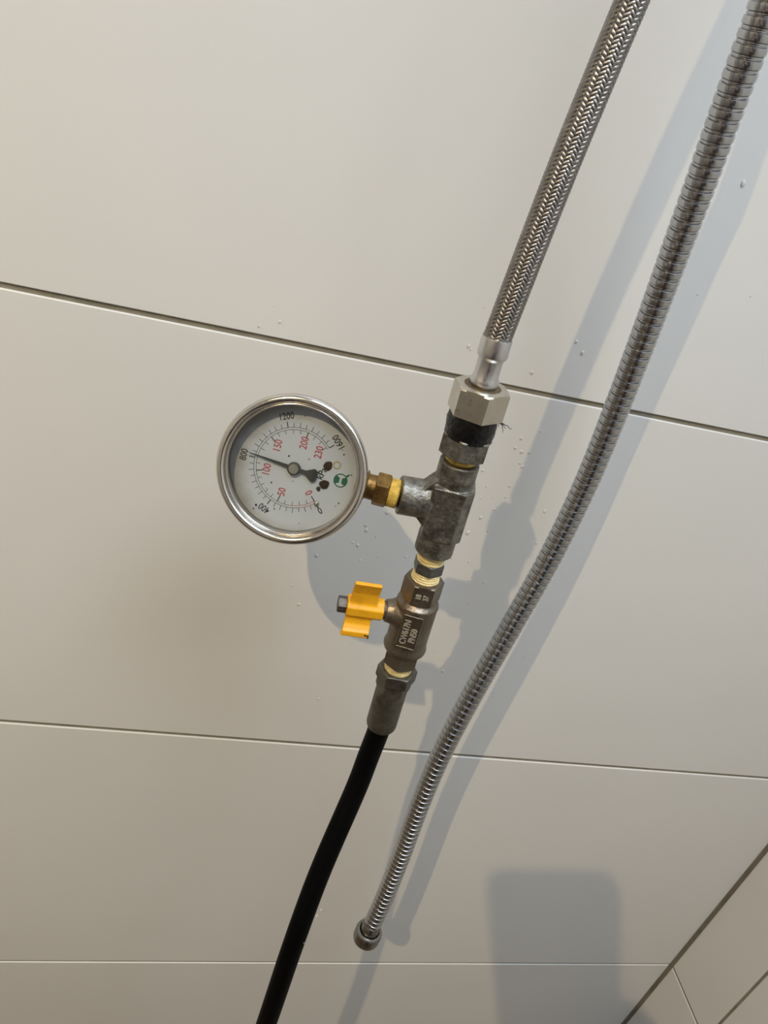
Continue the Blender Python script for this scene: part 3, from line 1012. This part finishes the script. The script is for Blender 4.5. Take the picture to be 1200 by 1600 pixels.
for k in range(nr):
    s0 = bpth.len * k / nr
    for f, r in ((0.0, 5.15), (0.03, 5.2), (0.05, 5.66), (0.09, 5.7), (0.22, 5.7), (0.25, 5.6), (0.27, 5.2), (0.31, 5.2), (0.335, 5.9), (0.36, 6.05), (0.42, 6.1), (0.90, 6.1), (0.955, 6.05), (0.98, 5.85)):
        prof.append((s0 + f * PITCH, r * 1.1 * mm))
bm = bmesh.new()
sweep(bm, bpth, prof, 32)
obj('corrugated_tube', bm, M['chrome'], t, 40)
tip = bpth.P[-1]
tdir = (bpth.P[-1] - bpth.P[-8]).normalized()
NQ = Vector((0, 0, -1)).rotation_difference(Vector((tdir.x * .6, tdir.y * .6, -1)).normalized()).to_matrix().to_4x4()
NM = Matrix.Translation(tip) @ NQ
bm = bmesh.new()
lathe(bm, [(r * mm, z * mm) for r, z in ((0, 9), (6.5, 9), (6.9, 8.4), (7.0, 2), (7.0, -2), (0, -2))], 40, mtx=NM)
obj('end_sleeve', bm, M['chrome_nut'], t, 40)
bm = bmesh.new()
lathe(bm, [(r * mm, z * mm) for r, z in ((7.1, -1.5), (7.3, 0.2), (7.8, 1.0), (9.4, 0.8), (10.0, 0.0), (10.2, -1.0), (10.2, -8.0), (9.8, -9.4), (9.0, -10), (6.0, -10), (6.0, -4), (7.1, -1.5))], 48, mtx=NM,
      rfun=lambda r, z, a: r - (0.12 * mm if r > 8.7 * mm and int(a / (2 * pi) * 48) % 2 else 0))
obj('end_nut', bm, M['chrome_nut'], t, 40, label='dull round coupling nut')

# ------------------------------------------------------------------ water droplets on the tiles
drop_meshes = {}
def drop_mesh(kind):
    if kind not in drop_meshes:
        b = bmesh.new()
        rg = random.Random(kind)
        ph = [rg.uniform(0, 6.28) for _ in range(3)]
        lathe(b, [(1.0, 0), (0.97, 0.16), (0.82, 0.36), (0.5, 0.5), (0.2, 0.55), (0, 0.56)], 16, mtx=Matrix.Rotation(radians(90), 4, 'X'),
              rfun=lambda r, z, a: r * (1 + .09 * sin(2 * a + ph[0]) + .06 * sin(3 * a + ph[1])))
        bmesh.ops.recalc_face_normals(b, faces=b.faces[:])
        me = bpy.data.meshes.new('water_droplet')
        b.to_mesh(me)
        b.free()
        me.materials.append(M['water'])
        me.polygons.foreach_set('use_smooth', [True] * len(me.polygons))
        drop_meshes[kind] = me
    return drop_meshes[kind]
# pixel x, pixel y, radius in mm, cluster
DROPS = {
    'small water droplet on the upper tile beside the crimp collar': ('droplets beside the crimp collar', [(732, 541, 1.1), (735, 546, .7), (831, 582, 1.3), (757, 480, .6)]),
    'small water droplet in the upper shadow of the braided hose': ('droplets in the braided hose shadow', [(900.5, 534, 1.0), (910, 551.5, 1.3), (845, 674, .7)]),
    'small water droplet on the tile right of the black taped joint': ('droplets right of the taped joint', [(814, 685, 1.1), (805, 700, 1.1), (815, 706, 1.5), (827, 707, 1.0), (812.5, 724, .9), (816, 730, 1.1), (754, 735, 1.0), (796, 759.5, 1.0), (760, 760, .7)]),
    'tiny water droplet on the tile right of the pipe tee': ('droplets right of the pipe tee', [(751, 778, .8), (770.5, 778, .7), (790, 777, .8), (772.5, 796, .9), (751, 809, 1.2), (762, 829.5, .9), (731, 832.5, 1.6), (732.5, 877.5, 1.0), (705, 871, 1.0), (734, 906, .8), (755, 911, .7), (728, 895, .6), (733, 943, .6)]),
    'tiny water droplet on the tile between tee shadow and shower hose': ('droplets between tee shadow and shower hose', [(851, 799, 1.1), (838, 849, .9), (762, 862, .5)]),
    'small water droplet inside the round shadow of the gauge': ('droplets in the gauge shadow', [(571.5, 821, 1.1), (572.5, 828.5, 1.5), (551, 848, .8), (559, 852, 1.2), (494.5, 868, 1.3), (563, 876, .8), (590, 870, .6), (634, 870, .9), (605, 801, 1.4), (587, 839, .7), (517, 954, .7), (548, 1006, .5)]),
    'small water droplet on bare tile left of the gauge shadow': ('droplets left of the gauge shadow', [(467, 944.5, 1.2), (456, 915.5, .9), (498, 1092, 1.1)]),
    'tiny water droplet low on the tile beside the valve shadow': ('droplets beside the valve shadow', [(692, 1049, 1.2), (678, 1017, .6), (770, 1082, .8), (818, 1025, .7)]),
    'tiny water droplet just above the upper tile joint left of gauge top': ('droplets above the upper joint', [(437.5, 503, .9), (405, 509.5, .8), (429, 478, .4)]),
    'pale water droplet on the tile right of the chrome shower hose': ('droplets right of the shower hose', [(1161, 287, 1.6), (1090, 460, .7), (1173, 463, .7)]),
}
rg = random.Random(11)
for lab, (grp, lst) in DROPS.items():
    for i, (px, py, r) in enumerate(lst):
        o = bpy.data.objects.new('water_droplet', drop_mesh(rg.randint(0, 5)))
        COL.objects.link(o)
        q = wallpt(px, py)
        rr = r * mm * 0.85
        o.location = (q.x, q.y, q.z)
        o.scale = (rr, rr * rg.uniform(0.7, 1.0), rr * rg.uniform(1.0, 1.25))
        o.rotation_euler = (0, rg.uniform(-.4, .4), 0)
        o['label'] = lab
        o['category'] = 'droplet'
        o['group'] = grp
# three specks of water on the black hose
for px, py, r, lab in ((501.5, 1421.5, 1.0, 'topmost of three tiny water droplets on the black hose'), (495, 1431, 1.0, 'middle one of three tiny water droplets on the black hose'), (474.5, 1472, 1.2, 'lowest of three tiny water droplets on the black hose')):
    d = (RT * ((px - 600) / FPX) + DN * ((py - 800) / FPX) + FW).normalized()
    best = None
    mw = t.matrix_world
    for q in [Vector(a) for a in spline(rub, 400)[0]]:
        k = (q - CAM).dot(d)
        dist = ((CAM + d * k) - q).length
        if best is None or dist < best[0]:
            best = (dist, q, k)
    dist, q, k = best
    hit = CAM + d * (k - sqrt(max(0, (6.1 * mm) ** 2 - dist ** 2)))
    nrm = (hit - q).normalized()
    o = bpy.data.objects.new('water_droplet', drop_mesh(1))
    COL.objects.link(o)
    o.matrix_world = Matrix.Translation(hit - nrm * 0.0001) @ Vector((0, -1, 0)).rotation_difference(nrm).to_matrix().to_4x4() @ Matrix.Scale(r * mm * .8, 4)
    o['label'] = lab
    o['category'] = 'droplet'

# ------------------------------------------------------------------ the phone that takes the picture, and the hand that holds it
ph = empty('phone', 'black phone held up to the wall to take the picture, seen only by its shadow', 'phone', CAM)
ph.matrix_world = CAM_M
def rounded(x0, x1, y0, y1, r, n=8):
    q = []
    for cx, cy, a0 in ((x1 - r, y1 - r, 0), (x0 + r, y1 - r, 90), (x0 + r, y0 + r, 180), (x1 - r, y0 + r, 270)):
        for k in range(n + 1):
            a = radians(a0 + 90 * k / n)
            q.append((cx + r * cos(a), cy + r * sin(a)))
    return q
bm = bmesh.new()
extrude_poly(bm, rounded(-0.063, 0.0055, -0.130, 0.027, 0.010), 0.003, 0.011)
obj('phone_body', bm, M['phone'], ph, 40)
bm = bmesh.new()
extrude_poly(bm, rounded(-0.060, 0.0025, -0.127, 0.024, 0.008), 0.011, 0.0113)
obj('screen', bm, M['screen'], ph, 40)

# the photographer: one continuous body, clothes over it
def skinned(name, nodes, edges, m, parent=None, root=0, sub=2):
    me = bpy.data.meshes.new(name)
    names = list(nodes)
    me.from_pydata([nodes[k][0] for k in names], [(names.index(a), names.index(b)) for a, b in edges], [])
    o = bpy.data.objects.new(name, me)
    COL.objects.link(o)
    md = o.modifiers.new('skin', 'SKIN')
    md.use_smooth_shade = True
    for i, k in enumerate(names):
        r = nodes[k][1]
        me.skin_vertices[0].data[i].radius = r if isinstance(r, tuple) else (r, r)
        me.skin_vertices[0].data[i].use_root = (i == root)
    sb = o.modifiers.new('sub', 'SUBSURF')
    sb.levels = sb.render_levels = sub
    dg = bpy.context.evaluated_depsgraph_get()
    dg.update()
    m2 = bpy.data.meshes.new_from_object(o.evaluated_get(dg))
    bpy.data.objects.remove(o)
    m2.name = name
    m2.materials.clear()
    m2.materials.append(m)
    o = bpy.data.objects.new(name, m2)
    COL.objects.link(o)
    if parent:
        o.parent = parent
    return o
PB = Vector((0.06, -0.86, ZF))                           # between the feet
def N(x, y, z, r):                                       # x to the right, y towards the wall, z above the floor
    return (Vector((x, y, z)), r)
def wl(v):                                               # world -> body frame
    return v - PB
cm = lambda x, y, z: wl(CAM_M @ Vector((x, y, z)))       # camera frame -> body frame
nodes = {'pelvis': N(0, 0, .92, (.15, .11)), 'waist': N(0, .0, 1.05, (.135, .10)), 'chest': N(0, .01, 1.24, (.155, .11)), 'upper': N(0, 0, 1.36, (.12, .085)),
         'neck': N(0, .015, 1.45, .055), 'neck2': N(0, .03, 1.49, .052), 'jaw': N(0, .055, 1.535, .062), 'head': N(0, .04, 1.60, .084), 'crown': N(0, .03, 1.665, .07)}
edges = [('pelvis', 'waist'), ('waist', 'chest'), ('chest', 'upper'), ('upper', 'neck'), ('neck', 'neck2'), ('neck2', 'jaw'), ('jaw', 'head'), ('head', 'crown')]
for sd, sx in (('r', 1), ('l', -1)):
    nodes.update({'hip' + sd: N(.09 * sx, 0, .87, .092), 'knee' + sd: N(.10 * sx, .02, .48, .06), 'ankle' + sd: N(.105 * sx, -.02, .09, .042), 'heel' + sd: N(.107 * sx, .03, .045, .04), 'toe' + sd: N(.12 * sx, .13, .03, .028)})
    edges += [('pelvis', 'hip' + sd), ('hip' + sd, 'knee' + sd), ('knee' + sd, 'ankle' + sd), ('ankle' + sd, 'heel' + sd), ('heel' + sd, 'toe' + sd)]
palm = cm(.047, -.114, .026)
wrist = cm(.062, -.172, .048)
nodes.update({'shr': N(.17, 0, 1.38, .06), 'elr': N(.27, .09, 1.13, .045), 'wrr': (wrist, .028), 'par': (palm, (.034, .018)),
              'shl': N(-.17, 0, 1.38, .06), 'ell': N(-.25, -.04, 1.09, .045), 'wrl': N(-.24, .05, .84, .028), 'pal': N(-.235, .075, .77, (.035, .02))})
edges += [('upper', 'shr'), ('shr', 'elr'), ('elr', 'wrr'), ('wrr', 'par'), ('upper', 'shl'), ('shl', 'ell'), ('ell', 'wrl'), ('wrl', 'pal')]
# right hand: four fingers pass over the back of the phone, thumb closes on the screen edge
FING = [((.021, -.062, .004), (.006, -.058, -.010), (-.018, -.062, -.011), (-.036, -.066, -.010)),
        ((.022, -.080, .004), (.006, -.078, -.011), (-.022, -.082, -.012), (-.044, -.086, -.010)),
        ((.022, -.099, .004), (.006, -.098, -.011), (-.020, -.102, -.012), (-.041, -.105, -.010)),
        ((.022, -.117, .006), (.008, -.118, -.010), (-.012, -.122, -.011), (-.028, -.124, -.010))]
for i, f in enumerate(FING):
    prev = 'par'
    for j, q in enumerate(f):
        k = 'f%d%d' % (i, j)
        nodes[k] = (cm(*q), (.0095, .0090, .0082, .0070)[j] * (.88 if i == 3 else 1))
        edges.append((prev, k))
        prev = k
prev = 'par'
for j, q in enumerate(((.038, -.095, .032), (.026, -.072, .030), (.006, -.055, .0250), (-.008, -.045, .0235))):
    k = 't%d' % j
    nodes[k] = (cm(*q), (.014, .011, .0095, .008)[j])
    edges.append((prev, k))
    prev = k
prev = 'pal'
for i in range(4):
    prev = 'pal'
    for j in range(3):
        k = 'g%d%d' % (i, j)
        nodes[k] = N(-.225 - .004 * j, .045 + .02 * i + .004 * j, .71 - .03 * j + .004 * abs(i - 2), .0085 - .0008 * j)
        edges.append((prev, k))
        prev = k
prev = 'pal'
for j in range(3):
    k = 'u%d' % j
    nodes[k] = N(-.205 + .004 * j, .115 + .008 * j, .765 - .03 * j, .0105 - .001 * j)
    edges.append((prev, k))
    prev = k
person = skinned('person', nodes, edges, M['skin'])
person.location = PB
person['label'] = 'person in a dark long-sleeved top standing behind the camera holding the phone, outside the frame'
person['category'] = 'person'
def grown(keys, g, end=()):
    d = {}
    for k in keys:
        r = nodes[k][1]
        r = r if isinstance(r, tuple) else (r, r)
        d[k] = (nodes[k][0], (r[0] + g, r[1] + g))
    return d
kk = ['pelvis', 'waist', 'chest', 'upper', 'neck', 'shr', 'elr', 'shl', 'ell']
d = grown(kk, .012)
d['cuffr'] = (nodes['elr'][0].lerp(nodes['wrr'][0], .93), (.038, .038))
d['cuffl'] = (nodes['ell'][0].lerp(nodes['wrl'][0], .93), (.038, .038))
skinned('shirt', d, [e for e in edges if e[0] in d and e[1] in d] + [('elr', 'cuffr'), ('ell', 'cuffl')], M['sleeve'], person)
d = grown(['pelvis', 'hipr', 'kneer', 'ankler', 'hipl', 'kneel', 'anklel'], .014)
skinned('trousers', d, [e for e in edges if e[0] in d and e[1] in d], M['trousers'], person)
for sd in 'rl':
    d = grown(['heel' + sd, 'toe' + sd], .008)
    skinned('shoe', d, [('heel' + sd, 'toe' + sd)], M['black'], person)
hair = {'a': (Vector((0, -.01, 1.56)), .07), 'b': (Vector((0, .01, 1.63)), .088), 'c': (Vector((0, .04, 1.675)), .075)}
skinned('hair', hair, [('a', 'b'), ('b', 'c')], M['hair'], person)
for sx in (1, -1):
    bm = bmesh.new()
    bmesh.ops.create_uvsphere(bm, u_segments=16, v_segments=10, radius=.012, matrix=Matrix.Translation((.031 * sx, .112, 1.602)))
    obj('eye', bm, M['eye'], person, 60)
    bm = bmesh.new()
    bmesh.ops.create_uvsphere(bm, u_segments=14, v_segments=10, radius=.03, matrix=Matrix.Translation((.083 * sx, .03, 1.595)) @ Matrix.Diagonal((.25, .6, 1, 1)))
    obj('ear', bm, M['skin'], person, 60)
bm = bmesh.new()
bmesh.ops.create_cone(bm, segments=12, radius1=.017, radius2=.007, depth=.045, cap_ends=True, matrix=Matrix.Translation((0, .122, 1.585)) @ Matrix.Rotation(radians(-14), 4, 'X'))
obj('nose', bm, M['skin'], person, 60)
bm = bmesh.new()
bmesh.ops.create_uvsphere(bm, u_segments=16, v_segments=8, radius=.024, matrix=Matrix.Translation((0, .108, 1.54)) @ Matrix.Diagonal((1, .45, .28, 1)))
obj('mouth', bm, M['lip'], person, 60)
